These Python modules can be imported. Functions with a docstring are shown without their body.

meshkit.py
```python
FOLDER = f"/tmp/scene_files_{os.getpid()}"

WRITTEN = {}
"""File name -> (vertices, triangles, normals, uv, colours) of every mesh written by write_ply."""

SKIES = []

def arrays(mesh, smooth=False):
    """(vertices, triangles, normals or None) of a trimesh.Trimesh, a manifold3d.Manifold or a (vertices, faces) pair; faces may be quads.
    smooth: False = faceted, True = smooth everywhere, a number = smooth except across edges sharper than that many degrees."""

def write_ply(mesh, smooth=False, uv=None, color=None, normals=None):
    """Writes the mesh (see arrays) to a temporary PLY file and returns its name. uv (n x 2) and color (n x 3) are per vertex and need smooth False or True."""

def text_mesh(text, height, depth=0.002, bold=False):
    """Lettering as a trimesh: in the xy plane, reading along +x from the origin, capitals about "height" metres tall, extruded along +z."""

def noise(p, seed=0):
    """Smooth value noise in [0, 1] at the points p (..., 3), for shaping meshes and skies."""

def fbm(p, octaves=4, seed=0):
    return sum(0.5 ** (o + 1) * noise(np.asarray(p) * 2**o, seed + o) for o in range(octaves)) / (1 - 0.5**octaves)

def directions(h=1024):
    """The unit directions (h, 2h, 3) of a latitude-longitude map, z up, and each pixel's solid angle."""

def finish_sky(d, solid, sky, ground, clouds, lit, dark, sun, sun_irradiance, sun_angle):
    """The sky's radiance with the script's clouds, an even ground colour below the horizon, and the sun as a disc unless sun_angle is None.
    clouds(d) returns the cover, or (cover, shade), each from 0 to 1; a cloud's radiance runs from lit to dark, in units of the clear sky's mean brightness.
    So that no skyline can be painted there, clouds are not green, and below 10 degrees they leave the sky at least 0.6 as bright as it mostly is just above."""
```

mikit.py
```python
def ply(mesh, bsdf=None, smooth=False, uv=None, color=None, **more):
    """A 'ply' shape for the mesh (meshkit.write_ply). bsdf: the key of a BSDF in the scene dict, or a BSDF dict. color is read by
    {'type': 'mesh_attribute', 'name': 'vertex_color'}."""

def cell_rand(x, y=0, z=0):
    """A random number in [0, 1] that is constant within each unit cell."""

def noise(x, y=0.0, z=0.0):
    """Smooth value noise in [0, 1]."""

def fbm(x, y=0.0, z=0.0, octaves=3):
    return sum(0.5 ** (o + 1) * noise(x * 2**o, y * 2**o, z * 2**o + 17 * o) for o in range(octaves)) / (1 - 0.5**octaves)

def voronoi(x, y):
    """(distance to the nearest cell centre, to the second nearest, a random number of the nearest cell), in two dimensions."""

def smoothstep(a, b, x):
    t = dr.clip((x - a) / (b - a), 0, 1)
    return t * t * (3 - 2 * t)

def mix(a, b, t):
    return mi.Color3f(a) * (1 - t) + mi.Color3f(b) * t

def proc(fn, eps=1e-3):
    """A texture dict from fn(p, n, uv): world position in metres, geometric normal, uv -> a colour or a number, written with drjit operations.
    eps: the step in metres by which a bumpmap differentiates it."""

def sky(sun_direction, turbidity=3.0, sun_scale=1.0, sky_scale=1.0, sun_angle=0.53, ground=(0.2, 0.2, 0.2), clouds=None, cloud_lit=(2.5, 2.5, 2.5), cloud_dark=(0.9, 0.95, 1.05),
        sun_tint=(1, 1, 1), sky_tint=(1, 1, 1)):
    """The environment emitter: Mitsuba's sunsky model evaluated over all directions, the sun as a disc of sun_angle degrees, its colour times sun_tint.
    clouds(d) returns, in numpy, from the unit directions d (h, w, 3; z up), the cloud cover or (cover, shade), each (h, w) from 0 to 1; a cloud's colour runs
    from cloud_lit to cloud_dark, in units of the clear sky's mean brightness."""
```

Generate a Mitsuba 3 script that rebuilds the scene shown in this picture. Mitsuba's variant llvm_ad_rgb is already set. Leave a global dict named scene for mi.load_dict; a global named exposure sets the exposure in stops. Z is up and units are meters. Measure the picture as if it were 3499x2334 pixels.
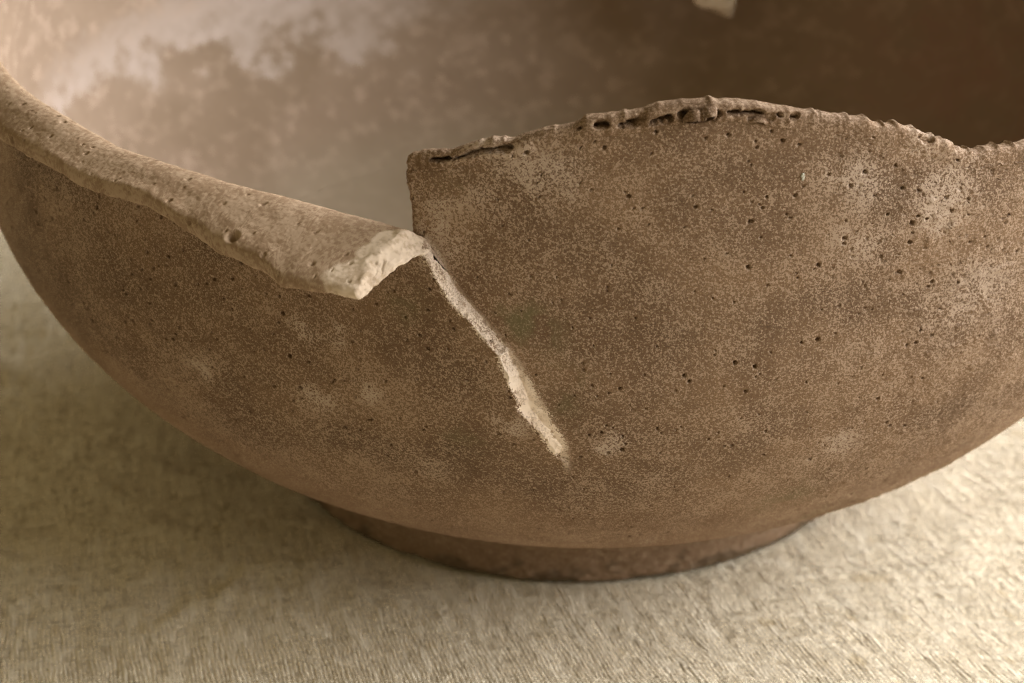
import math
import numpy as np
import drjit as dr
import mitsuba as mi
import mikit, meshkit
from mikit import noise, fbm, smoothstep, mix, proc
from scipy.spatial import cKDTree

T = mi.ScalarTransform4f
RNG = np.random.default_rng(7)

# ------------------------------------------------------------------ camera, light, exposure
EYE = np.array([-0.02007, -0.61141, 0.36356])
PITCH = math.radians(29.138)
AIM = EYE + np.array([0.0, math.cos(PITCH), -math.sin(PITCH)])
exposure = 0.30

scene, labels = {"type": "scene"}, {}
scene["camera"] = {
    "type": "thinlens", "fov": 24.0, "fov_axis": "x", "near_clip": 0.02, "far_clip": 50.0,
    "aperture_radius": 0.0022, "focus_distance": 0.520,
    "to_world": T().look_at(origin=EYE.tolist(), target=AIM.tolist(), up=[0, 0, 1]),
}
KEY_AZ, KEY_EL, KEY_D = math.radians(13.0), math.radians(33.0), 1.30
KEY_POS = KEY_D * np.array([math.cos(KEY_AZ) * math.cos(KEY_EL), math.sin(KEY_AZ) * math.cos(KEY_EL), math.sin(KEY_EL)])
scene["window_light"] = {
    "type": "rectangle",
    "to_world": T().look_at(origin=KEY_POS.tolist(), target=[0, 0, 0.06], up=[0, 0, 1]) @ T().scale([1.25, 0.34, 1]),
    "emitter": {"type": "area", "radiance": {"type": "rgb", "value": [9.9, 9.6, 9.2]}},
    "bsdf": {"type": "diffuse", "reflectance": {"type": "rgb", "value": 0.1}},
}
labels["window_light"] = {"label": "wide white studio light standing to the right of the bowl", "category": "lamp"}
scene["room_ambience"] = {"type": "constant", "radiance": {"type": "rgb", "value": [0.268, 0.213, 0.112]}}

# ------------------------------------------------------------------ bowl measurements (metres, degrees)
RJ, HF, RMAX, HMAX, PE, QE, RFOOT = 0.10283, 0.02075, 0.16501, 0.10831, 2.0274, 1.9335, 0.0895
KK = (1 - (RJ / RMAX) ** PE) ** (1 / QE)
WALL = 0.0062                                        # thickness


def r_out(z):
    z = np.asarray(z, float)
    t = np.clip((HMAX - z) / (HMAX - HF), 0, None)
    r = RMAX * np.maximum(1 - (KK * t) ** QE, 1e-9) ** (1 / PE)
    return np.where(z > HMAX, RMAX - 0.04 * np.maximum(z - HMAX, 0) ** 1.0 * 0, r)


ZB = HMAX - (HMAX - HF) / KK                         # where the profile would close
ZFLOOR = 0.0265


def r_in(z, th=WALL):
    """Inner wall radius: the outer profile offset along its normal."""
    zs = np.linspace(max(ZB + 0.0005, 0.006), 0.26, 1400)
    ro = r_out(zs)
    dr_ = np.gradient(ro, zs)
    ln = np.hypot(1, dr_)
    ri, zi = ro - th / ln, zs + th * dr_ / ln
    o = np.argsort(zi)
    return np.interp(z, zi[o], ri[o])


# crack: angle of the proud left edge, by height (mm)
CRACK_Z = np.array([79, 87.7, 97.2, 104, 112, 119, 125, 135.5, 141.0]) / 1e3
CRACK_A = np.array([-92.7, -93.1, -94.7, -95.7, -97.3, -99.3, -101.1, -102.9, -104.8])
BEVEL_Z = np.array([79, 83, 87.7, 97, 104, 112, 119, 130]) / 1e3       # width of the sloping broken face of the proud edge
BEVEL_W = np.array([0.6, 1.8, 3.5, 4.6, 3.4, 1.8, 1.0, 0.9]) / 1e3
Z0, Z1 = 0.079, 0.138


def sstep(a, b, x):
    t = np.clip((x - a) / (b - a), 0, 1)
    return t * t * (3 - 2 * t)


def th_a(z):
    return np.interp(z, CRACK_Z, CRACK_A)


def th_b(z):
    low = th_a(z) - 1.6 * sstep(Z0, 0.083, z)
    return low + (-104.6 - 0.35 * sstep(0.139, 0.151, z) - low) * sstep(0.130, 0.1355, z)


# rim height by angle (mm); angles from -104.8 round the back to 255.2
RIM_T = np.array([-106.4, -104.95, -104.75, -104.3, -103.3, -101.5, -100.33, -99.3, -97.1, -96, -94.7, -92.64, -92.13, -91.8, -90, -88.3, -87.7, -86.7, -85.2, -83.6, -81.5, -79.4,
                  -77.25, -73.44, -71.06, -70.23, -69.0, -68.66, -66.44, -65.61, -63.72, -63.39, -61.54, -59.94, -56.9, -50, -42, -30, 0, 40, 75, 110, 150, 180, 205,
                  212, 222, 228, 236, 244, 251, 255, 260])
RIM_Z = np.array([150, 153.0, 154.6, 155.7, 156.5, 157.4, 159.0, 160.4, 160.9, 162.2, 163.6, 164.9, 165.6, 166.6, 167.2, 167.8, 168.0, 169.4, 169.8, 169.9, 169.6, 168.6,
                  166.9, 164.1, 162.4, 160.9, 160.1, 160.3, 157.4, 155.6, 153.2, 151.7, 150.1, 150.0, 148.5, 147, 148, 150, 152, 156, 158, 156, 152, 146, 143,
                  142.3, 141.9, 140.4, 140.8, 140.8, 140.6, 139.9, 139.4]) / 1e3

RIM_Z = RIM_Z - np.interp(RIM_T, [-104, -100, -58, -50, 195, 212, 222, 240], [0.6e-3, 1.0e-3, 1.1e-3, 0, 0, 1.6e-3, 1.0e-3, 0.2e-3])

# rolled lip of the left flap: outward reach, droop, face height, underside height (mm), by angle
LIP_T = np.array([-110, -56, 60, 150, 190, 207, 212, 221, 229, 236, 241, 244, 247, 250, 253, 255.2, 262])
LIP_O = np.array([0.15, 0.15, 1, 3, 6.4, 7.8, 7.8, 7.8, 8.0, 8.8, 10.8, 13.4, 15.8, 17.8, 18.2, 17.5, 17]) / 1e3
LIP_D = np.array([1.6, 1.6, 3, 5, 7.8, 7.4, 6.8, 5.9, 5.6, 5.4, 6.0, 6.9, 7.4, 7.3, 6.8, 6.4, 6.4]) / 1e3
LIP_F = np.array([0.8, 0.8, 1.5, 3, 3.9, 3.8, 3.7, 3.5, 3.4, 3.5, 3.9, 4.3, 4.4, 4.0, 3.3, 3.0, 3.0]) / 1e3
LIP_U = np.array([4.2, 4.2, 5, 6, 8, 8, 8, 7, 6.4, 6.2, 6, 5.8, 5.4, 5.0, 4.9, 4.9, 4.9]) / 1e3

# ------------------------------------------------------------------ bowl grid
RAD = math.pi / 180


def spaced(parts):
    out = [parts[0][0]]
    for a, b, mm in parts:
        n = max(1, int(round((b - a) * RAD * 165 / mm)))
        out += list(a + (b - a) * (np.arange(n) + 1) / n)
    return np.array(out)


cols = spaced([(-93, -92.6, .08), (-92.6, -91.5, .15), (-91.5, -58, .25), (-58, -48, .4), (-48, 150, 2.2), (150, 203, 1.0), (203, 264.2, .30), (264.2, 266.4, .16), (266.4, 267, .08)])
NC = len(cols)
wB = np.clip(1 - (cols + 93) / 45, 0, 1)
wB = wB * wB * (3 - 2 * wB) * 0.35 + wB * 0.65
wA = np.clip(1 - (267 - cols) / 55, 0, 1)
wA = wA * wA * (3 - 2 * wA) * 0.35 + wA * 0.65


def theta_of(z, frac=0.0):
    """Actual angle of a grid point from its column's nominal one: near the crack the columns lean with it. frac: how far out along the lip."""
    sh_b = np.where(z > Z0, th_b(z) + 93.0, 0.0)
    sh_a = np.where(z > Z0, th_a(z) + 93.0, 0.0) - 2.9 * frac
    return cols + wB * sh_b + wA * sh_a


zt = np.full(NC, 0.15)
for _ in range(4):
    zt = np.interp(theta_of(zt), RIM_T, RIM_Z)
th_rim = theta_of(zt)
isB = sstep(-106, -104, th_rim) * (1 - sstep(-57, -50, th_rim))
jig = meshkit.fbm(np.stack([th_rim * 0.55, th_rim * 0, th_rim * 0], -1), 4, 3) - 0.5
jig2 = meshkit.fbm(np.stack([th_rim * 2.2, th_rim * 0 + 9, th_rim * 0], -1), 3, 5) - 0.5
for t, h, w in [(-75.26, .55, .22), (-74.76, .35, .15), (-72.66, .6, .3), (-71.23, .5, .3), (-69.72, .8, .14), (-68.66, .6, .3), (-67.07, .7, .25), (-65.36, .7, .3), (-64.47, .6, .22), (-63.7, .5, .12),
                (-62.84, .4, .2), (-62.04, .95, .2), (-60.6, .4, .2), (-59.3, 1.0, .2), (-57.79, .8, .2), (-83.0, .7, .25), (-89.0, .35, .2), (-98.4, .5, .5), (-97.6, .4, .4), (-103.0, .3, .4), (-94.0, .25, .2)]:
    zt = zt + 1.0e-3 * h * np.exp(-np.abs((th_rim - t) / (0.72 * w)) ** 1.15)
zt = zt + isB * jig2 * 0.35e-3 + (1 - isB) * jig * 0.25e-3
lo, ld, lf, hu = (np.interp(th_rim, LIP_T, a) for a in (LIP_O, LIP_D, LIP_F, LIP_U))
ridge = sstep(-92.6, -91.6, th_rim) * (1 - sstep(-79, -75, th_rim)) * (1 - 0.75 * np.exp(-((th_rim + 87.9) / 0.28) ** 2))
ridge += 0.8 * sstep(-103.6, -103.0, th_rim) * (1 - sstep(-96.2, -95.0, th_rim))
lo = lo + 0.0005 * ridge + isB * 0.0005 * jig2
ld = ld + 0.0008 * ridge
jig3 = meshkit.fbm(np.stack([th_rim * 0.32, th_rim * 0 + 4, th_rim * 0], -1), 2, 13) - 0.5
jig4 = meshkit.fbm(np.stack([th_rim * 1.1, th_rim * 0 + 7, th_rim * 0], -1), 2, 15) - 0.5
lo, ld = lo * (1 + (1 - isB) * (0.12 * jig3 + 0.015 * jig4)), ld * (1 + (1 - isB) * (0.26 * jig3 + 0.05 * jig4))
brim = sstep(120, 190, th_rim)                          # the left flap flares into a brim, the rest of the rim hardly at all
zU = zt - hu

NF, NW, NL, NI = 200, 300, 96, 84
ZS = 0.075


def arc_rows(za, zb, n):
    zz = np.linspace(za, zb, 3000)
    s = np.concatenate([[0], np.cumsum(np.hypot(np.diff(zz), np.diff(r_out(zz))))])
    return np.interp(np.linspace(0, s[-1], n), s, zz)


zlow = arc_rows(0.0128, ZS, NF)
w = (np.arange(NW) + 1) / NW
Zw = np.vstack([np.repeat(zlow[:, None], NC, 1), ZS + (zU - ZS) * w[:, None]])
Rw = r_out(Zw)
Fw = np.zeros_like(Zw)
# lip: rounded control polygon in (radius, height) for every column
zI = np.where(lo > 0.004, zU, zt - 0.010)
thk = WALL - 0.0016 * np.exp(-((th_rim + 104.8) / 9) ** 2) - 0.001 * np.exp(-((255.2 - th_rim) / 9) ** 2)
Rr = r_out(zt)
ctrl = np.stack([
    np.stack([r_out(zU), zU], -1),
    np.stack([r_out(zU), zU + 0.0012], -1),
    np.stack([Rr + lo * (0.55 - 0.33 * brim), zt - hu * (.9 - .04 * brim)], -1),
    np.stack([Rr + lo * 0.64, zt - hu * .9 * (1 - brim) - (0.36 * (ld - lf) + lf + 0.0007 + 0.0003 * sstep(249, 253, th_rim)) * brim], -1),
    np.stack([Rr + lo * (0.97 - 0.03 * brim), zt - ld - 0.0006 + 0.0002 * brim], -1),
    np.stack([Rr + lo * 1.04, zt - ld + 0.1 * lf], -1),
    np.stack([Rr + lo * 1.05, zt - ld + 0.65 * lf], -1),
    np.stack([Rr + lo * 0.99, zt - ld + lf + 0.0001], -1),
    np.stack([Rr + lo * (0.80 - 0.12 * brim), zt - (0.36 - 0.02 * brim) * (ld - lf) - 0.0006], -1),
    np.stack([Rr + lo * 0.20 - 0.0004, zt + 0.0004], -1),
    np.stack([Rr - thk * 0.62, zt + 0.0002], -1),
    np.stack([Rr - thk * 0.98, zt - 0.0035], -1),
    np.stack([r_in(zI), zI], -1)])
for _ in range(4):
    q = 0.75 * ctrl[:-1] + 0.25 * ctrl[1:]
    r_ = 0.25 * ctrl[:-1] + 0.75 * ctrl[1:]
    mid = np.empty((2 * len(q),) + ctrl.shape[1:])
    mid[0::2], mid[1::2] = q, r_
    ctrl = np.concatenate([ctrl[:1], mid, ctrl[-1:]])
seg = np.hypot(*np.moveaxis(np.diff(ctrl, axis=0), -1, 0))
cum = np.concatenate([np.zeros((1, NC)), np.cumsum(seg, 0)])
Rl, Zl = np.empty((NL, NC)), np.empty((NL, NC))
tt = (np.arange(NL) + 1) / NL
for c in range(NC):
    Rl[:, c] = np.interp(tt * cum[-1, c], cum[:, c], ctrl[:, c, 0])
    Zl[:, c] = np.interp(tt * cum[-1, c], cum[:, c], ctrl[:, c, 1])
Fl = np.clip((Rl - Rr) / np.maximum(lo, 1e-4), 0, 1) * (lo > 0.004)
# inside: down the wall, then over the floor to the middle
wi = (np.arange(NI - 24) + 1) / (NI - 24)
zfl = np.linspace(0.0335, 0.0335, NC)
Zi = np.vstack([zI + (0.060 - zI) * wi[:44, None] / wi[43], 0.060 + (zfl - 0.060) * ((wi[44:, None] - wi[43]) / (1 - wi[43])) ** 0.8])
Ri = np.stack([r_in(z) for z in Zi])
e = (np.arange(24) + 1) / 24
r_last, z_last = Ri[-1], Zi[-1]
Rf = r_last * (1 - e[:, None] * 0.9995)
Zf = 0.0245 + (z_last - 0.0245) * (Rf / r_last) ** 4.2
Zin, Rin = np.vstack([Zi, Zf]), np.vstack([Ri, Rf])

Zg, Rg = np.vstack([Zw, Zl, Zin]), np.vstack([Rw, Rl, Rin])
Fg = np.vstack([Fw, Fl, np.zeros_like(Zin)])
NR = len(Zg)
N_OUT = NF + NW
# angle of every vertex; the lip follows its rim's angle, the inside its own height
Zang = Zg.copy()
Zang[N_OUT:N_OUT + NL] = np.maximum(np.maximum(Zl, zU), zt - 0.003 - 0.9 * (zt - Zl) * 0.25)
Zl_s = Zang[N_OUT:N_OUT + NL]
Zang[N_OUT:N_OUT + NL] = np.where(lo > 0.004, 0.5 * (Zl_s + Zl_s[::-1]), Zl_s)
Fg[N_OUT:N_OUT + NL] = 0.5 * (Fl + Fl[::-1])
TH = theta_of(Zang, Fg)
arcB, arcA = (TH - TH[:, :1]) * RAD * 0.165, (TH[:, -1:] - TH) * RAD * 0.165        # metres from either edge of the crack
arcA, arcB = np.maximum(arcA, 0), np.maximum(arcB, 0)
ramp = sstep(Z0, Z1, Zang)
ramp1 = np.clip((Zang - Z0) / (Z1 - Z0), 0, 1) ** 0.8
push = 0.0047 * ramp1 * np.exp(-(arcA / 0.022) ** 1.3) - 0.0012 * ramp * np.exp(-(arcB / 0.03) ** 1.3)
Rg = Rg + push * (Rg > 0.09)
# slow wobble of the hand made wall
P0 = np.stack([np.cos(TH * RAD), np.sin(TH * RAD), Zg * 6], -1)
Rg = Rg + (0.0011 * (meshkit.fbm(P0 * 2.2, 2, 11) - 0.5) * sstep(0.02, 0.06, Zg))
# broken edges: near the crack outer and inner surface run together
mate = np.empty((NR, NC, 2))
RZ = np.stack([Rg, Zg], -1)
inner_at = np.stack([np.interp(Zw[:, c], Zin[::-1, c], Rin[::-1, c]) for c in range(NC)], 1)
mate[:N_OUT] = np.stack([np.maximum(inner_at, Rw - thk) + push[:N_OUT], Zw], -1)
mate[N_OUT:N_OUT + NL] = RZ[N_OUT:N_OUT + NL][::-1]
out_at = r_out(np.minimum(Zin, zt))
mate[N_OUT + NL:] = np.stack([out_at + push[N_OUT + NL:], Zin], -1)
act = sstep(Z0, Z0 + 0.004, Zang)
zn = meshkit.fbm(np.stack([Zang * 420, Zang * 0, Zang * 0], -1), 3, 21)
wA_o = np.interp(Zang, BEVEL_Z, BEVEL_W) * (0.62 + 0.76 * zn)
wedge_a = np.where((np.arange(NR) < N_OUT)[:, None], wA_o, 0.0011)
wedge_b = np.full_like(Zg, 0.0010)
xa, xb = np.clip(1 - arcA / wedge_a, 0, 1), np.clip(1 - arcB / wedge_b, 0, 1)
fa = np.where(wedge_a > 0.0014, 0.92 * xa + 0.08 * sstep(0, 0.3, xa), 1 - np.sqrt(np.clip(1 - xa ** 2, 0, 1)))
fb = 1 - np.sqrt(np.clip(1 - xb ** 2, 0, 1))
fb = fb * sstep(0.126, 0.134, Zang)
pinch = (np.maximum(fa, fb) * act)[..., None]
goal = 0.5 * RZ + 0.5 * mate
shut = np.where((np.arange(NR) < N_OUT)[:, None] | (np.arange(NR) >= N_OUT + NL)[:, None], (1 - sstep(0.126, 0.134, Zang)) * (arcA < 0.01), 0.0)
goal[..., 0] = goal[..., 0] * (1 - shut) + (r_out(Zg) - 0.0004 - 0.0016 * sstep(0.084, 0.10, Zang)) * shut
RZ = RZ * (1 - pinch) + goal * pinch
Rg, Zg = RZ[..., 0], RZ[..., 1]
V = np.stack([Rg * np.cos(TH * RAD), Rg * np.sin(TH * RAD), Zg], -1)


def grid_normals(V):
    du = np.gradient(V, axis=1)
    dv = np.gradient(V, axis=0)
    n = np.cross(du, dv)
    return n / np.maximum(np.linalg.norm(n, axis=-1, keepdims=True), 1e-15)


N = grid_normals(V)
flat = V.reshape(-1, 3)
Nf = N.reshape(-1, 3)
row_of = np.repeat(np.arange(NR), NC)
th_f = TH.reshape(-1)
outer = row_of < N_OUT + NL
front = outer & (((th_f > -106) & (th_f < -48)) | (th_f > 203))
idx = np.flatnonzero(front)
tree = cKDTree(flat[idx])
disp = np.zeros(len(flat))
# grain and lumps of the fired surface
pf = flat[idx]
tf = th_f[idx]
onlip = (row_of[idx] >= N_OUT) & (tf > 203)
right = sstep(-76, -64, np.where(tf > 100, -200, tf))
d = 0.00010 * (meshkit.fbm(pf * 900, 2, 31) - 0.5) + 0.00042 * (meshkit.fbm(pf * 110, 3, 33) - 0.5)
d += right * (0.00046 * (meshkit.fbm(pf * 620, 2, 35) - 0.5) + 0.00034 * np.maximum(meshkit.noise(pf * 420, 37) - 0.70, 0) * 4)
d += onlip * (0.00042 * (meshkit.fbm(pf * 130, 3, 39) - 0.5) + 0.00018 * (meshkit.fbm(pf * 800, 2, 41) - 0.5))
edge = np.minimum(arcA.reshape(-1)[idx], arcB.reshape(-1)[idx])
rough = np.exp(-edge / 0.0022) * act.reshape(-1)[idx]
d += rough * 0.0016 * (meshkit.fbm(pf * 600, 3, 43) - 0.5)
toprim = (row_of[idx] >= N_OUT) & (tf < 100)
d += toprim * 0.00032 * (meshkit.fbm(pf * 420, 3, 45) - 0.45)
disp[idx] = d


def on_wall(t, z_mm, lift=0.0):
    z = z_mm / 1e3
    a = t * RAD
    r = float(r_out(z)) + lift
    return np.array([r * math.cos(a), r * math.sin(a), z])


def pit(c, r, depth, soft=(1.25, 0.6), stretch=None):
    """stretch: (half length along the rim, half height)."""
    if stretch is None:
        i = np.array(tree.query_ball_point(c, r * 1.3), int)
        if not len(i):
            return
        q = np.linalg.norm(flat[idx[i]] - c, axis=1) / r
    else:
        i = np.array(tree.query_ball_point(c, max(stretch) * 1.5 + 0.001), int)
        if not len(i):
            return
        v = flat[idx[i]] - c
        tang = np.array([-c[1], c[0], 0]) / math.hypot(c[0], c[1])
        q = np.hypot(v @ tang / stretch[0], v[:, 2] / stretch[1])
    k = idx[i]
    disp[k] -= depth * sstep(soft[0], soft[1], q)


PORES = """-94.94 158.81 -95.94 158.31 -93.36 159.3 -96.93 157.29 -97.65 152.87 -98.91 152.13 -98.14 149.51 -100.9 146.21 -101.56 145.34 -97.9 145.77 -95.29 145.79 -93.4 153.48 -95.89 154.75 -96.35 153.64 -86.77 162.99 -87.14 158.31 -90.46 159.58 -91.32 150.11 -88.88 149.6 -88.66 148.61 -90.04 142.02 -97.28 136.52 -99.48 130.99 -101.11 126.49 -86.1 134.27 -87.65 145.79 -100.83 138.97 -100.44 139.45 -103.83 140.35 -95.0 161.47 -90.06 154.76 -86.73 155.53 -94.15 140.57 -101.29 135.38 -90.17 131.65 -83.33 161.28 -79.57 158.58 -79.65 160.03 -77.66 159.61 -76.41 158.32 -73.09 154.45 -71.12 150.25 -73.97 150.71 -72.16 147.51 -68.64 150.67 -63.26 148.85 -70.71 157.92 -83.82 145.82 -78.59 147.14 -79.72 141.69 -78.9 144.66 -76.45 146.72 -78.87 137.85 -76.72 141.72 -72.34 139.35 -69.27 129.62 -66.87 131.59 -66.71 133.7 -66.82 136.1 -65.57 136.36 -66.35 137.46 -63.36 136.91 -61.87 138.93 -61.69 134.85 -58.25 131.52 -57.73 132.27 -68.96 139.34 -84.01 133.95 -79.69 131.01 -78.14 126.26 -81.69 161.8 -78.53 161.82 -67.86 144.89 -66.52 143.57 -70.18 144.31 -74.28 129.66 -67.55 124.74 -64.53 120.65 -64.8 119.55 -56.39 122.0 -59.91 128.34 -72.35 135.25 -72.37 134.03 -83.63 126.18 -63.97 140.51 -62.11 118.75 -126.29 128.35 -121.71 125.6 -125.81 118.94 -127.54 114.45 -128.91 112.95 -118.57 123.28 -117.74 123.48 -117.35 120.94 -122.01 115.49 -125.27 112.4 -131.46 105.09 -131.15 104.42 -119.7 110.84 -120.43 113.02 -115.1 113.24 -115.49 110.7 -128.45 100.12 -128.79 98.56 -130.91 97.12 -131.97 95.92 -125.84 98.95 -126.28 97.15 -128.66 92.9 -134.07 88.72 -137.51 93.12 -137.38 89.54 -122.58 92.85 -114.75 102.67 -117.96 101.36 -111.07 98.61 -114.16 94.22 -114.23 91.17 -115.06 89.81 -133.87 123.9 -133.46 127.03 -134.42 122.03 -139.55 123.13 -143.64 112.43 -140.86 113.61 -141.96 112.08 -128.12 118.05 -119.97 124.74 -109.62 118.96 -109.63 119.03 -108.5 117.19 -108.06 117.2 -108.45 115.07 -108.43 111.32 -108.68 105.78 -108.75 104.31 -104.1 125.18 -98.99 116.89 -92.05 111.5 -91.67 107.48 -90.99 103.55 -89.75 101.68 -92.66 112.98 -88.92 102.84 -96.85 108.51 -97.43 106.53 -94.7 96.86 -94.03 90.58 -96.1 89.61 -97.84 97.85 -104.53 100.3 -101.63 98.1 -105.14 93.0 -108.38 88.79 -103.12 86.54 -99.32 91.59 -106.29 85.52 -106.86 83.96 -106.57 86.81 -88.57 89.47 -88.33 87.16 -88.54 85.38 -89.63 84.41 -85.52 83.89 -90.19 90.61 -91.13 89.86 -91.79 83.15 -85.93 91.49 -98.23 68.6 -103.79 96.44 -106.2 95.69 -106.46 96.15 -110.87 84.73 -89.86 92.64 -93.48 98.18 -88.85 120.7 -92.41 124.73 -84.13 105.66 -83.73 104.09 -81.08 102.22 -78.78 106.66 -79.37 100.47 -80.34 108.15 -75.2 111.29 -73.92 111.53 -74.53 100.92 -78.06 93.44 -75.05 92.79 -81.13 89.31 -81.8 87.39 -80.43 84.6 -79.82 84.58 -77.72 88.54 -77.21 88.0 -75.85 85.07 -76.95 80.24 -74.7 77.58 -73.26 77.45 -72.61 75.91 -79.45 73.52 -68.05 92.44 -64.17 95.45 -66.22 105.87 -65.2 109.03 -64.04 106.87 -64.52 88.77 -66.44 83.95 -65.97 82.32 -64.38 80.9 -65.64 83.83 -66.09 66.78 -67.12 67.53 -81.85 111.47 -65.45 106.05"""
pr = np.array([float(x) for x in PORES.split()]).reshape(-1, 2)
for t, z in pr:
    r = 0.00020 + 0.00024 * RNG.random() ** 2.2
    t = t + (360 if t < -107 else 0)
    r, far_left = r * (1.35 if t > 200 else 1.1), t > 200
    pit(on_wall(t, z), r, 0.0013, (1.25, 0.75))
cand = idx[(row_of[idx] < N_OUT)]
for k in RNG.choice(cand, 620, replace=False):
    pit(flat[k], (0.00017 + 0.00013 * RNG.random() ** 2) * (1.35 if th_f[k] > 200 else 1), 0.0009)
cand = idx[(row_of[idx] < N_OUT) & (th_f[idx] > -74) & (th_f[idx] < -54) & (flat[idx][:, 2] > 0.115)]
for k in RNG.choice(cand, 130, replace=False):
    pit(flat[k], 0.00016 + 0.00028 * RNG.random() ** 2, 0.00045)
cand = idx[(row_of[idx] >= N_OUT + 20) & (row_of[idx] < N_OUT + 75) & (th_f[idx] > 203)]
for k in RNG.choice(cand, 70, replace=False):
    pit(flat[k], 0.0002 + 0.0004 * RNG.random() ** 2, 0.0006)
hol = np.zeros(len(flat))


def hollow(line, depth, step=0.10):
    """A ragged cavity along a line of (angle, height mm, radius mm)."""
    line = np.array(line, float)
    n = max(2, int(abs(line[-1, 0] - line[0, 0]) / step) + 1)
    w_ = np.linspace(0, len(line) - 1, n)
    for k in range(n):
        t, z, r = (np.interp(w_[k], np.arange(len(line)), line[:, i]) for i in range(3))
        r = r * 1.22e-3 * (0.72 + 0.5 * RNG.random())
        c = on_wall(t + 0.05 * RNG.normal(), z + 0.12 * r * 1e3 * RNG.normal(), 0.0003)
        i = np.array(tree.query_ball_point(flat[idx[tree.query(c)[1]]], r * 1.4), int)
        q = np.linalg.norm(flat[idx[i]] - flat[idx[tree.query(c)[1]]], axis=1) / r
        hol[idx[i]] = np.maximum(hol[idx[i]], depth * 1e-3 * sstep(1.3, 0.75, q))


hollow([(-91.05, 165.0, .5), (-90.7, 165.1, .62), (-90.4, 165.0, .45)], 3.2)
hollow([(-89.3, 164.8, .35), (-88.9, 165.0, .5), (-88.5, 165.3, .75), (-88.25, 165.4, .6)], 3.2)
hollow([(-87.2, 165.4, .4), (-86.7, 165.7, .5), (-86.1, 166.1, .62), (-85.9, 166.2, .4)], 3.2)
hollow([(-85.2, 166.9, .7), (-84.9, 166.9, .9), (-84.5, 166.3, .9), (-83.9, 165.9, .6), (-83.3, 165.9, .55), (-82.9, 166.4, .7), (-82.5, 166.8, .55)], 3.2)
hollow([(-81.7, 167.0, .3), (-81.2, 166.7, .5), (-80.4, 166.6, .4), (-79.8, 166.4, .5), (-79.4, 166.2, .35)], 3.2)
hollow([(-80.1, 165.3, .6), (-79.3, 164.9, 1.0), (-78.6, 165.3, .6)], 1.0)
hollow([(-78.08, 165.7, .28), (-78.0, 165.1, .28)], 1.6)
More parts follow.
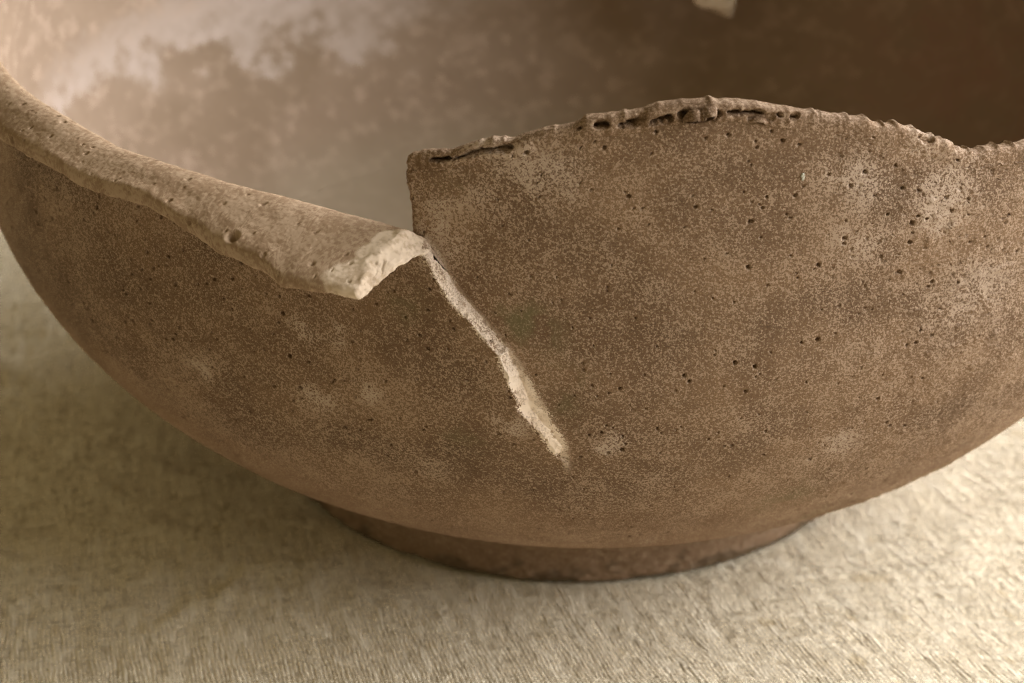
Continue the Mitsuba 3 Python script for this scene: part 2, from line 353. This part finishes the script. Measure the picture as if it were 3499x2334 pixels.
hollow([(-77.1, 164.9, .5), (-76.7, 165.0, .55)], 2.4)
hollow([(-103.0, 155.2, .30), (-102.4, 155.5, .42), (-101.8, 155.8, .36), (-101.2, 156.2, .22), (-100.6, 156.7, .25), (-100.1, 157.3, .5), (-99.5, 157.9, .6), (-98.9, 158.2, .4), (-98.2, 158.6, .5), (-97.6, 159.1, .62), (-97.2, 159.4, .5)], 2.8, 0.07)
hollow([(-66.7, 156.0, .5), (-66.2, 155.6, .7), (-65.8, 155.1, .5)], 1.6)
hollow([(-92.35, 164.2, .25), (-92.3, 164.2, .25)], 1.2)
hollow([(-87.95, 167.0, .4), (-87.85, 166.2, .4)], 0.9, 0.02)
disp -= hol
# hollows on the front of the rolled lip
for t, drop, out, r, dep in [(244.2, 4.6, 14, 1.5, 1.9), (244.9, 5.0, 14.5, 1.0, 1.6), (248.8, 5.6, 18, 1.2, 2.0), (240, 4.0, 11, .8, .8), (250.6, 3.5, 18, .5, .9), (234, 4, 7, .5, .6), (230.6, 5.5, 8.2, .45, .8), (222.2, 6.5, 8, .8, .8), (211.5, 8.0, 9, 1.3, 1.2), (246, 4.2, 8, .5, .7), (241.6, 2.5, 5, .6, .5)]:
    z = np.interp(t, RIM_T, RIM_Z) - drop / 1e3
    rr = 0.165 + out / 1e3
    c = np.array([rr * math.cos(t * RAD), rr * math.sin(t * RAD), z])
    pit(flat[idx[tree.query(c)[1]]], r / 1e3, dep / 1e3, (1.3, 0.3))
# crack across the lip's face on the left
for k in range(14):
    t = 219.4 + 0.25 * k / 14 + 0.12 * math.sin(k * 1.3)
    z = np.interp(t, RIM_T, RIM_Z) - (4.0 + 6.0 * k / 13) / 1e3
    c = np.array([0.1735 * math.cos(t * RAD), 0.1735 * math.sin(t * RAD), z])
    pit(flat[idx[tree.query(c)[1]]], 0.00045, 0.0007)
disp = np.maximum(disp, -0.0034)
# below the crack both ends of the grid are one seam
D2 = disp.reshape(NR, NC)
closed = act[:, 0] <= 0
D2[closed, -1] = D2[closed, 0]
# gentle waviness inside
ins = row_of >= N_OUT + NL
D2.reshape(-1)[ins] += 0.0005 * (meshkit.fbm(flat[ins] * 70, 3, 51) - 0.5)
D2[N_OUT + NL:, -1] = np.where(act[N_OUT + NL:, -1] <= 0, D2[N_OUT + NL:, 0], D2[N_OUT + NL:, -1])
V = V + N * D2[..., None]
V[closed, -1] = V[closed, 0]

ids = np.arange(NR * NC).reshape(NR, NC)
lastc = (act[:, -1] <= 0) & (act[:, 0] <= 0)
ids[lastc, -1] = ids[lastc, 0]
a, b, c_, d_ = ids[:-1, :-1], ids[:-1, 1:], ids[1:, 1:], ids[1:, :-1]
quads = np.stack([a, b, c_, d_], -1)
flatV = V.reshape(-1, 3)
tri = np.concatenate([quads[..., [0, 1, 2]], quads[..., [0, 2, 3]]], -1).reshape(NR - 1, NC - 1, 2, 3)
Nn = np.zeros_like(flatV)
tf_ = tri.reshape(-1, 3)
fn = np.cross(flatV[tf_[:, 1]] - flatV[tf_[:, 0]], flatV[tf_[:, 2]] - flatV[tf_[:, 0]])
for k in range(3):
    np.add.at(Nn, tf_[:, k], fn)
# inside, the closing seam
Nn /= np.maximum(np.linalg.norm(Nn, axis=1, keepdims=True), 1e-20)
ang = (TH + 90 + 180) % 360 - 180
vrow = np.concatenate([np.zeros((1, NC)), np.cumsum(np.linalg.norm(np.diff(V, axis=0), axis=-1), 0)])
vrow[N_OUT + NL:] += 1.0                              # v above 1 metre: the inside
UV = np.stack([ang * RAD * 0.165, vrow], -1).reshape(-1, 2)


def grid_part(key, mask, bsdf):
    f = tri[mask].reshape(-1, 3)
    f = f[(f[:, 0] != f[:, 1]) & (f[:, 1] != f[:, 2]) & (f[:, 0] != f[:, 2])]
    used, inv = np.unique(f, return_inverse=True)
    path = meshkit.write_ply((flatV[used], inv.reshape(-1, 3)), False, UV[used], None, Nn[used])
    scene[key] = {"type": "ply", "filename": path, "face_normals": False, "bsdf": {"type": "ref", "id": bsdf}}


lipmask = np.zeros((NR - 1, NC - 1), bool)
lipmask[N_OUT:N_OUT + NL - 6] = (cols[:-1] > 200)[None]
inmask = np.zeros_like(lipmask)
inmask[N_OUT + NL - 1:] = True

# ------------------------------------------------------------------ materials
PALE = [(-99.1, 157.8, 4.0, .8), (-95.9, 155.7, 6.0, .9), (-93.8, 152.0, 5.2, .7), (-102.3, 142.4, 3.7, 1.), (-99.7, 147.1, 4.2, .6), (-102.2, 135.2, 3.7, .9), (-72.4, 151.2, 4.9, .8), (-70.9, 146.6, 5, .9),
        (-63.7, 144.1, 6.5, 1.), (-64.7, 137.1, 6.5, .8), (-96.9, 92.4, 3.4, 1.3), (-89.8, 87.0, 2.6, 1.2), (-113.1, 110.1, 3.4, 1.), (-110.6, 109.3, 2.2, .9), (-112.4, 93.4, 3.4, .9), (-108.5, 97.5, 3.0, 1.),
        (-123.4, 92.3, 3.2, 1.), (-113.5, 90.7, 3.6, .7), (-70.0, 79.4, 4.7, .8), (-70.8, 133.5, 5, .7), (-59.8, 114.5, 9, .8), (-84.9, 40.2, 4, .6), (-66.6, 155.2, 4, .8), (-103.4, 75.4, 4, .4)]
GREEN = [(-95.2, 117.0, 4.6, 1.), (-96.3, 120.3, 3., .8), (-93.0, 97.1, 3.0, .6), (-92.6, 106.6, 3.0, .6), (-101.4, 150.7, 2.4, .5), (-100.6, 86.8, 3.6, .55), (-104.6, 121.5, 3.4, .6), (-72.6, 60.4, 6.2, .5), (-66.4, 44.5, 5.7, .5)]


def turned(p):
    """The point turned off the axes, so that the noise lattice never lines up with a wall."""
    return mi.Point3f(0.36 * p.x + 0.48 * p.y - 0.8 * p.z, -0.8 * p.x + 0.6 * p.y, 0.48 * p.x + 0.64 * p.y + 0.6 * p.z)


def polar(p):
    th = dr.atan2(p.y, p.x) * (180 / math.pi)
    return th, p.z * 1000.0


def blobs(th, z, wx, wy, table):
    s = mi.Float(0)
    for t, zz, r, amp in table:
        dx, dz = (th - t) * (RAD * 165) + wx, z - zz + wy
        s = s + amp * dr.exp(-(dx * dx * 0.7 + dz * dz * 1.2) / (r * r))
    return s


BEVEL_MM, BEVEL_AT = (BEVEL_W * 1e3).tolist(), (BEVEL_Z * 1e3).tolist()


def crack_line(z):
    cz, ca = (CRACK_Z * 1e3).tolist(), CRACK_A.tolist()
    t = mi.Float(ca[0])
    for i in range(len(CRACK_Z) - 1):
        t = t + (ca[i + 1] - ca[i]) * dr.clip((z - cz[i]) / (cz[i + 1] - cz[i]), 0, 1)
    return t


def clay_outside(p):
    th, z = polar(p)
    band = fbm(th * 0.10, z * 0.085, 3.0, 3)
    smudge = fbm(th * 0.22, z * 0.11, 9.0, 3)
    p = turned(p)
    n_small = 0.62 * fbm(p.x * 2300, p.y * 2300, p.z * 2300, 2) + 0.38 * noise(p.z * 4300, p.x * 4300, p.y * 4300)
    n_mid = fbm(p.x * 240, p.y * 240, p.z * 240, 3)
    n_big = fbm(p.x * 60, p.y * 60, p.z * 60 + 5, 3)
    wx, wy = (n_mid - 0.5) * 9, (fbm(p.z * 210, p.x * 210, p.y * 210, 2) - 0.5) * 9
    pale = blobs(th, z, wx, wy, PALE)
    green = blobs(th, z, wx, wy, GREEN)
    thr = 0.512 - 0.11 * (smudge - 0.5) - 0.10 * (n_big - 0.5) - 0.17 * (n_mid - 0.5) - 0.11 * dr.minimum(pale, 1.0) + 0.05 * dr.minimum(green, 1.0)
    n_fine = noise(p.y * 4200, p.z * 4200, p.x * 4200)
    speck = 0.65 * smoothstep(thr - 0.14, thr + 0.16, n_small) + 0.35 * smoothstep(thr + 0.02, thr + 0.12, n_small) * (0.55 + 0.9 * n_fine)
    base = mix([0.116, 0.069, 0.038], [0.164, 0.101, 0.057], smoothstep(0.3, 0.7, n_big)) * (0.75 + 0.5 * n_fine) * (0.80 + 0.40 * band)
    base = mix(base, [0.165, 0.099, 0.058], smoothstep(85, 40, z) * 0.6)
    fleck = mix([0.340, 0.248, 0.178], [0.40, 0.312, 0.246], dr.minimum(pale, 1.0))
    col = mix(base, fleck, speck * (0.74 + 0.16 * dr.minimum(pale, 1.0)))
    col = mix(col, [0.118, 0.098, 0.047], dr.minimum(green, 1.0) * smoothstep(0.28, 0.55, n_mid) * (1 - 0.45 * speck) * 0.9)
    # fresh pale clay laid bare along the right of the tear
    dx = (th - crack_line(z)) * (RAD * 165) + (n_mid - 0.5) * 1.6 + (n_small - 0.5) * 1.2
    wide = mi.Float(BEVEL_MM[0])
    for i in range(len(BEVEL_MM) - 1):
        wide = wide + (BEVEL_MM[i + 1] - BEVEL_MM[i]) * dr.clip((z - BEVEL_AT[i]) / (BEVEL_AT[i + 1] - BEVEL_AT[i]), 0, 1)
    grit = 0.5 * n_small + 0.5 * n_mid
    strip = smoothstep(-0.7, 0.0, dx + wide + (n_small - 0.5) * 1.4) * smoothstep(0.9, 0.1, dx + (n_small - 0.5) * 3.2) * smoothstep(77, 86, z + (n_mid - 0.5) * 6) * smoothstep(138, 134, z) * smoothstep(-55, -60, th)
    bare = 0.50 + 0.50 * smoothstep(0.34, 0.56, grit) - 0.30 * smoothstep(104, 114, z) * smoothstep(0.60, 0.44, n_small)
    return mix(col, mix([0.46, 0.365, 0.28], [0.64, 0.55, 0.46], n_mid) * (1 + 0.18 * smoothstep(108, 100, z)), strip * bare * smoothstep(0.36, 0.50, grit + 0.16 * smoothstep(80, 92, z)))


def clay_inside(p):
    th, z = polar(p)
    n1 = fbm(p.x * 95, p.y * 95, p.z * 95, 3)
    n2 = fbm(p.x * 230 + 3, p.y * 230, p.z * 230, 3)
    n3 = fbm(p.x * 28, p.y * 28, p.z * 40, 2)
    tw = dr.select(th < -90, th + 360, th)
    # lime bloom on the upper left of the inside, with a ragged lower border
    line = dr.select(tw > 130, 68.0 + (tw - 130) * 0.52, 66.5 - (130 - tw) * 0.12)
    lime = smoothstep(-6, 6, z - line + (n1 - 0.5) * 34 + (n2 - 0.5) * 14) * smoothstep(100, 128, tw + (n1 - 0.5) * 30) * smoothstep(196, 168, tw) * smoothstep(98, 84, z + (n2 - 0.5) * 16)
    base = mix([0.215, 0.155, 0.110], [0.270, 0.200, 0.148], n1)
    base = mix(base, [0.36, 0.270, 0.212], smoothstep(0.45, 0.75, n2) * 0.55)
    base = mix(base, [0.28, 0.235, 0.175], smoothstep(50, 28, z) * 0.8)
    red = smoothstep(70, 35, tw) * smoothstep(40, 62, z)
    base = mix(base, [0.225, 0.135, 0.098], red * (0.35 + 0.5 * smoothstep(0.3, 0.7, n1)))
    base = mix(base, [0.17, 0.115, 0.073], smoothstep(120, 96, tw) * smoothstep(55, 66, z + (n1 - .5) * 14) * 0.5 * smoothstep(60, 80, tw))
    base = mix(base, [0.17, 0.12, 0.075], smoothstep(0.56, 0.7, n3) * 0.35)
    return mix(base, [0.370, 0.306, 0.272], lime * (0.35 + 0.75 * n2))


def wall_colour(p, n, uv):
    return clay_outside(p)


def inner_colour(p, n, uv):
    return clay_inside(p)


def lip_colour(p, n, uv):
    th, z = polar(p)
    rx, ry = p.x, p.y
    p = turned(p)
    n_small = fbm(p.x * 1250, p.y * 1250, p.z * 1250, 2)
    n_mid = fbm(p.x * 230, p.y * 230, p.z * 230, 3)
    n_big = fbm(p.x * 60, p.y * 60, p.z * 60, 2)
    streak = fbm(uv.x * 95, uv.y * 1500, 3.0, 3)
    base = mix([0.19, 0.125, 0.077], [0.265, 0.178, 0.112], n_big)
    s = smoothstep(0.38, 0.62, 0.42 * n_small + 0.58 * streak + 0.35 * (n_mid - 0.5))
    col = mix(base, [0.365, 0.268, 0.190], s * 0.8)
    t2 = dr.select(th < 0, th + 360, th)
    reach = (dr.sqrt(rx * rx + ry * ry) - 0.166) / 0.0175
    pale = smoothstep(-0.35, 0.02, t2 - (255.15 - 2.9 * dr.clip(reach, 0, 1.1)) + (n_mid - 0.5) * 1.5)
    return mix(col, mix([0.42, 0.325, 0.235], [0.60, 0.50, 0.40], smoothstep(0.3, 0.6, 0.5 * n_mid + 0.5 * n_small)), pale * 0.85)


def wall_relief(p, n, uv):
    return fbm(p.x * 1700, p.y * 1700, p.z * 1700, 2)


def foot_colour(p, n, uv):
    th, z = polar(p)
    n1 = fbm(p.x * 160, p.y * 160, p.z * 160, 3)
    n2 = fbm(p.x * 620, p.y * 620, p.z * 620, 2)
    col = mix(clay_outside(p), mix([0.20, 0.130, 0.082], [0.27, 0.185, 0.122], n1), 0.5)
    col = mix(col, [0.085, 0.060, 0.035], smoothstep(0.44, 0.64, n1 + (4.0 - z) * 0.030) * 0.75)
    return mix(col, [0.38, 0.29, 0.215], smoothstep(0.6, 0.75, n2) * 0.3)


def clay(name, fn, rough, bump=0.00007):
    inner = {"type": "principled", "base_color": proc(fn), "roughness": rough, "specular": 0.25}
    scene[name] = {"type": "twosided", "b": {"type": "bumpmap", "bump": proc(wall_relief, 1.5e-4), "scale": bump, "b": inner}} if bump else {"type": "twosided", "b": inner}


clay("clay_outside", wall_colour, 0.78)
clay("clay_inside", inner_colour, 0.85, None)
clay("clay_lip", lip_colour, 0.8, 0.00012)
clay("clay_foot", foot_colour, 0.75, None)

grid_part("broken_bowl__wall", ~lipmask & ~inmask, "clay_outside")
grid_part("broken_bowl__rolled_lip", lipmask, "clay_lip")
grid_part("broken_bowl__inside", inmask, "clay_inside")
labels["broken_bowl"] = {"label": "large cracked brown clay bowl with a torn jagged rim standing on beige linen", "category": "bowl"}
labels["broken_bowl__wall"] = {"label": "speckled brown outer wall with pinholes and a long slanting tear"}
labels["broken_bowl__rolled_lip"] = {"label": "pale rolled lip drooping outward at the left of the tear"}
labels["broken_bowl__inside"] = {"label": "smooth inner face with a pale lime bloom on its left"}

# foot ring
fa_ = np.linspace(0, 2 * np.pi, 1441)[:-1]
prof = np.array([(0.066, 0.0005), (0.0860, 0.0002), (0.0872, 0.0006), (0.0876, 0.0020), (0.0878, 0.005), (0.0882, 0.009), (0.0890, 0.0120), (0.0898, 0.0140), (0.0912, 0.0165), (0.0940, 0.0190), (0.092, 0.0206)])
s = np.concatenate([[0], np.cumsum(np.hypot(*np.diff(prof, axis=0).T))])
ss = np.linspace(0, s[-1], 90)
pr_, pz_ = np.interp(ss, s, prof[:, 0]), np.interp(ss, s, prof[:, 1])
fv = np.stack([pr_[:, None] * np.cos(fa_), pr_[:, None] * np.sin(fa_), np.repeat(pz_[:, None], len(fa_), 1)], -1)
fr = 0.0012 * (meshkit.fbm(fv * 90, 3, 61) - 0.5) + 0.0016 * (meshkit.fbm(fv * 380, 3, 63) - 0.5)
fv[..., :2] *= (1 + fr / 0.088)[..., None]
fv[..., :2] += np.array([-0.0026, -0.0022])
ii = np.arange(90 * 1440).reshape(90, 1440)
jj = np.roll(ii, -1, 1)
fq = np.stack([ii[:-1], jj[:-1], jj[1:], ii[1:]], -1).reshape(-1, 4)
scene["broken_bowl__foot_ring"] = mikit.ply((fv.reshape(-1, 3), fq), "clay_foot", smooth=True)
labels["broken_bowl__foot_ring"] = {"label": "low stained foot ring under the bowl"}

# tongue of the far rim that is bent inward; its pale tip hangs into the picture's upper edge
path = np.array([(0.0475, 0.1475, 0.132), (0.0470, 0.1425, 0.120), (0.0468, 0.134, 0.105), (0.0470, 0.1265, 0.092), (0.0476, 0.1225, 0.083), (0.0480, 0.121, 0.0788)])
wid = np.array([0.016, 0.0135, 0.0105, 0.0085, 0.0068, 0.0030])
thi = np.array([0.004, 0.0042, 0.0042, 0.004, 0.0036, 0.0018])
path[:, 0] += 0.62 * np.maximum(0.0105 - wid, 0)
ti = np.linspace(0, 5, 60)
path = path + np.array([-0.0044, -0.002, -0.0012])
pc = np.stack([np.interp(ti, np.arange(6), path[:, k]) for k in range(3)], -1)
wc, tc = np.interp(ti, np.arange(6), wid), np.interp(ti, np.arange(6), thi)
al = np.linspace(0, 2 * np.pi, 49)[:-1]
ex = np.array([0.95, -0.31, 0.0])
ey = np.array([0.25, 0.80, 0.55])
sx, sy = np.sign(np.cos(al)) * np.abs(np.cos(al)) ** 0.7, np.sign(np.sin(al)) * np.abs(np.sin(al)) ** 0.7
tv = pc[:, None] + (wc[:, None] * sx)[..., None] * ex + (tc[:, None] * sy)[..., None] * ey
tv += (meshkit.fbm(tv * 160, 3, 71) - 0.5)[..., None] * 0.0022
n_t = 60 * 48
ii = np.arange(n_t).reshape(60, 48)
jj = np.roll(ii, -1, 1)
tq = np.stack([ii[:-1], jj[:-1], jj[1:], ii[1:]], -1).reshape(-1, 4)
ttri = np.vstack([tq[:, [0, 1, 2]], tq[:, [0, 2, 3]]])
tvv = np.vstack([tv.reshape(-1, 3), tv[0].mean(0), tv[-1].mean(0)])
ttri = np.vstack([ttri, np.stack([np.full(48, n_t), jj[0], ii[0]], -1), np.stack([np.full(48, n_t + 1), ii[-1], jj[-1]], -1)])


def shard_colour(p, n, uv):
    return mix([0.50, 0.41, 0.32], [0.66, 0.57, 0.47], fbm(p.x * 240, p.y * 240, p.z * 240, 2))


clay("clay_shard", shard_colour, 0.85, None)
scene["broken_bowl__bent_shard"] = mikit.ply((tvv, ttri), "clay_shard", smooth=True)
labels["broken_bowl__bent_shard"] = {"label": "pale shard of the far rim bent inward, its tip hanging into view"}

# small glassy chip stuck to the right flap
import trimesh
chip = trimesh.creation.icosphere(3, 1.0)
cv = np.array(chip.vertices) * np.array([0.00042, 0.0003, 0.0009])
cv += (meshkit.fbm(cv * 2500, 2, 81) - 0.5)[:, None] * 0.0004
cc = on_wall(-75.98, 151.0, 0.0001)
scene["glaze"] = {"type": "roughplastic", "diffuse_reflectance": {"type": "rgb", "value": [0.42, 0.42, 0.36]}, "alpha": 0.08}
scene["broken_bowl__glaze_chip"] = mikit.ply((cv + cc, np.array(chip.faces)), "glaze", smooth=True)
labels["broken_bowl__glaze_chip"] = {"label": "tiny shiny grey drip stuck to the right flap"}

# ------------------------------------------------------------------ linen
PITCH_T = 0.00092


def cloth_uv(x, y):
    a = 0.20 + 1.1 * x                               # the threads fan a little towards the right
    u = x * math.cos(0.32) + y * math.sin(0.32) + 1.2 * x * y
    v = -x * math.sin(0.12) + y * math.cos(0.12) + 0.5 * x * x
    return u, v


def axis(lo_, hi_, step, far):
    m = np.arange(lo_, hi_ + step / 2, step)
    g = 0.02 * 1.35 ** np.arange(1, 12)
    g = np.cumsum(g)
    g = g[g < far]
    return np.concatenate([lo_ - g[::-1], m, hi_ + g])


gx, gy = axis(-0.23, 0.17, 0.0007, 1.2), axis(-0.155, 0.15, 0.0008, 1.2)
X, Y = np.meshgrid(gx, gy)
u_, v_ = cloth_uv(X, Y)
p3 = np.stack([X, Y, X * 0], -1)
H = -0.0012 + (0.0016 + 0.0016 * sstep(-0.02, -0.1, X)) * (meshkit.fbm(np.stack([X * 38, Y * 75, X * 0 + 2], -1), 3, 91) - 0.5)
H += 0.0007 * (meshkit.fbm(np.stack([u_ * 260, v_ * 60, u_ * 0], -1), 3, 93) - 0.5)
H += 0.0004 * (meshkit.fbm(np.stack([u_ * 700, v_ * 150, u_ * 0], -1), 2, 95) - 0.5)
# shallow wrinkles on the left
for x0, y0, ang_, ln_, wd, hh in [(-0.135, -0.02, 0.25, .05, .0035, .0011), (-0.12, -0.065, 0.1, .045, .003, .0010), (-0.165, 0.03, 0.2, .05, .004, .0012), (-0.10, -0.10, 0.5, .03, .0025, .0008), (-0.15, -0.045, 0.0, .03, .0025, .0008),
                                 (-0.11, -0.035, -0.2, .03, .003, .0008), (-0.085, -0.085, 0.7, .02, .002, .0008), (0.11, -0.06, 0.9, .04, .004, .0006), (-0.17, -0.08, .1, .04, .003, .0008)]:
    dx, dy = X - x0, Y - y0
    t_, n_ = dx * math.cos(ang_) + dy * math.sin(ang_), -dx * math.sin(ang_) + dy * math.cos(ang_)
    n_ = n_ + 0.004 * np.sin(t_ * 160 + x0 * 900)
    H += 1.5 * hh * np.exp(-(t_ / ln_) ** 2 - np.abs(n_ / (1.7 * wd)) ** 2)
rad = np.hypot(X + 0.0026, Y + 0.0022)
H = np.where(rad < 0.0895, np.minimum(H, 0.0003 - 0.002 * sstep(0.0885, 0.084, rad)), H)
cvt = np.stack([X, Y, H], -1).reshape(-1, 3)
nx, ny = len(gx), len(gy)
ii = np.arange(nx * ny).reshape(ny, nx)
cq = np.stack([ii[:-1, :-1], ii[:-1, 1:], ii[1:, 1:], ii[1:, :-1]], -1).reshape(-1, 4)


def threads(uv):
    u, v = uv.x / PITCH_T, uv.y / (PITCH_T * 1.05)
    u = u + 0.9 * (noise(u * 0.11, v * 0.045, 1.0) - 0.5) + 0.75 * (noise(u * 0.5, v * 0.28, 5.0) - 0.5)
    v = v + 0.9 * (noise(v * 0.15, u * 0.05, 2.0) - 0.5)
    return u, v


def slubs(uv):
    """Thin places and thick places of the yarn."""
    w1 = noise(uv.x * 90, uv.y * 90, 21.0) * 0.0016
    pit = smoothstep(0.62, 0.84, 0.75 * noise((uv.x + w1) * 950, uv.y * 420, 3.0) + 0.25 * noise(uv.x * 1900, uv.y * 900, 4.0))
    ridge = smoothstep(0.60, 0.84, 0.8 * noise((uv.x + w1) * 800 + 50, uv.y * 170, 5.0) + 0.2 * noise(uv.x * 1700, uv.y * 600, 6.0))
    weft = smoothstep(0.60, 0.84, 0.8 * noise(uv.x * 170, (uv.y + w1) * 800 + 20, 7.0) + 0.2 * noise(uv.x * 600, uv.y * 1700, 8.0))
    return pit, dr.maximum(ridge, 0.8 * weft)


def linen_height(p, n, uv):
    u, v = threads(uv)
    iu, iv = dr.floor(u), dr.floor(v)
    over = (iu + iv) * 0.5 - dr.floor((iu + iv) * 0.5)                     # 0 or .5: warp or weft on top
    fu, fv_ = u - iu - 0.5, v - iv - 0.5
    warp = dr.sqrt(dr.maximum(1 - dr.square(fu * 2.0), 0.02)) * (0.55 + 0.45 * dr.cos(fv_ * math.pi)) * (0.75 + 0.5 * noise(iu * 1.7, v * 0.3, 7.0))
    weft = dr.sqrt(dr.maximum(1 - dr.square(fv_ * 2.0), 0.02)) * (0.55 + 0.45 * dr.cos(fu * math.pi)) * (0.75 + 0.5 * noise(iv * 1.7, u * 0.3, 9.0))
    h = dr.select(over < 0.25, warp, weft)
    pit, ridge = slubs(uv)
    fuzz = fbm(uv.x * 1900, uv.y * 1500, 1.0, 2)
    return h * 1.25 + ridge * 0.4 - pit * 0.55 + fuzz * 0.55


def linen_colour(p, n, uv):
    u, v = threads(uv)
    iu, iv = dr.floor(u), dr.floor(v)
    fu, fv_ = u - iu, v - iv
    a = noise(iu * 3.7, v * 0.22, 3.0)
    b = noise(iv * 3.7, u * 0.22, 4.0)
    over = (iu + iv) * 0.5 - dr.floor((iu + iv) * 0.5)
    gap = dr.maximum(smoothstep(0.30, 0.5, dr.abs(fu - 0.5)), smoothstep(0.30, 0.5, dr.abs(fv_ - 0.5)))
    pit, ridge = slubs(uv)
    grain = noise(uv.x * 2700, uv.y * 2300, 11.0)
    big = fbm(uv.x * 26, uv.y * 22, 2.0, 2)
    col = mix([0.61, 0.525, 0.39], [0.82, 0.735, 0.59], dr.select(over < 0.25, a, b)) * (0.72 + 0.62 * grain)
    col = col * (1 - 0.48 * gap)
    col = mix(col, [0.30, 0.245, 0.16], pit * 0.5)
    col = mix(col, [0.80, 0.745, 0.63], ridge * 0.45)
    col = mix(col, [0.48, 0.36, 0.18], smoothstep(0.86, 0.95, noise(uv.x * 260, uv.y * 110, 6.0)) * 0.3)
    return col * (0.94 + 0.12 * big)


scene["linen_weave"] = {"type": "twosided", "b": {"type": "bumpmap", "bump": proc(linen_height, 1.6e-4), "scale": 0.00038,
                        "b": {"type": "principled", "base_color": proc(linen_colour), "roughness": 0.95, "specular": 0.1, "sheen": 0.1}}}
scene["linen_cloth"] = mikit.ply((cvt, cq), "linen_weave", smooth=True, uv=np.stack([u_, v_], -1).reshape(-1, 2))
labels["linen_cloth"] = {"label": "coarse beige linen cloth with slubs and soft wrinkles spread under the bowl", "category": "cloth"}
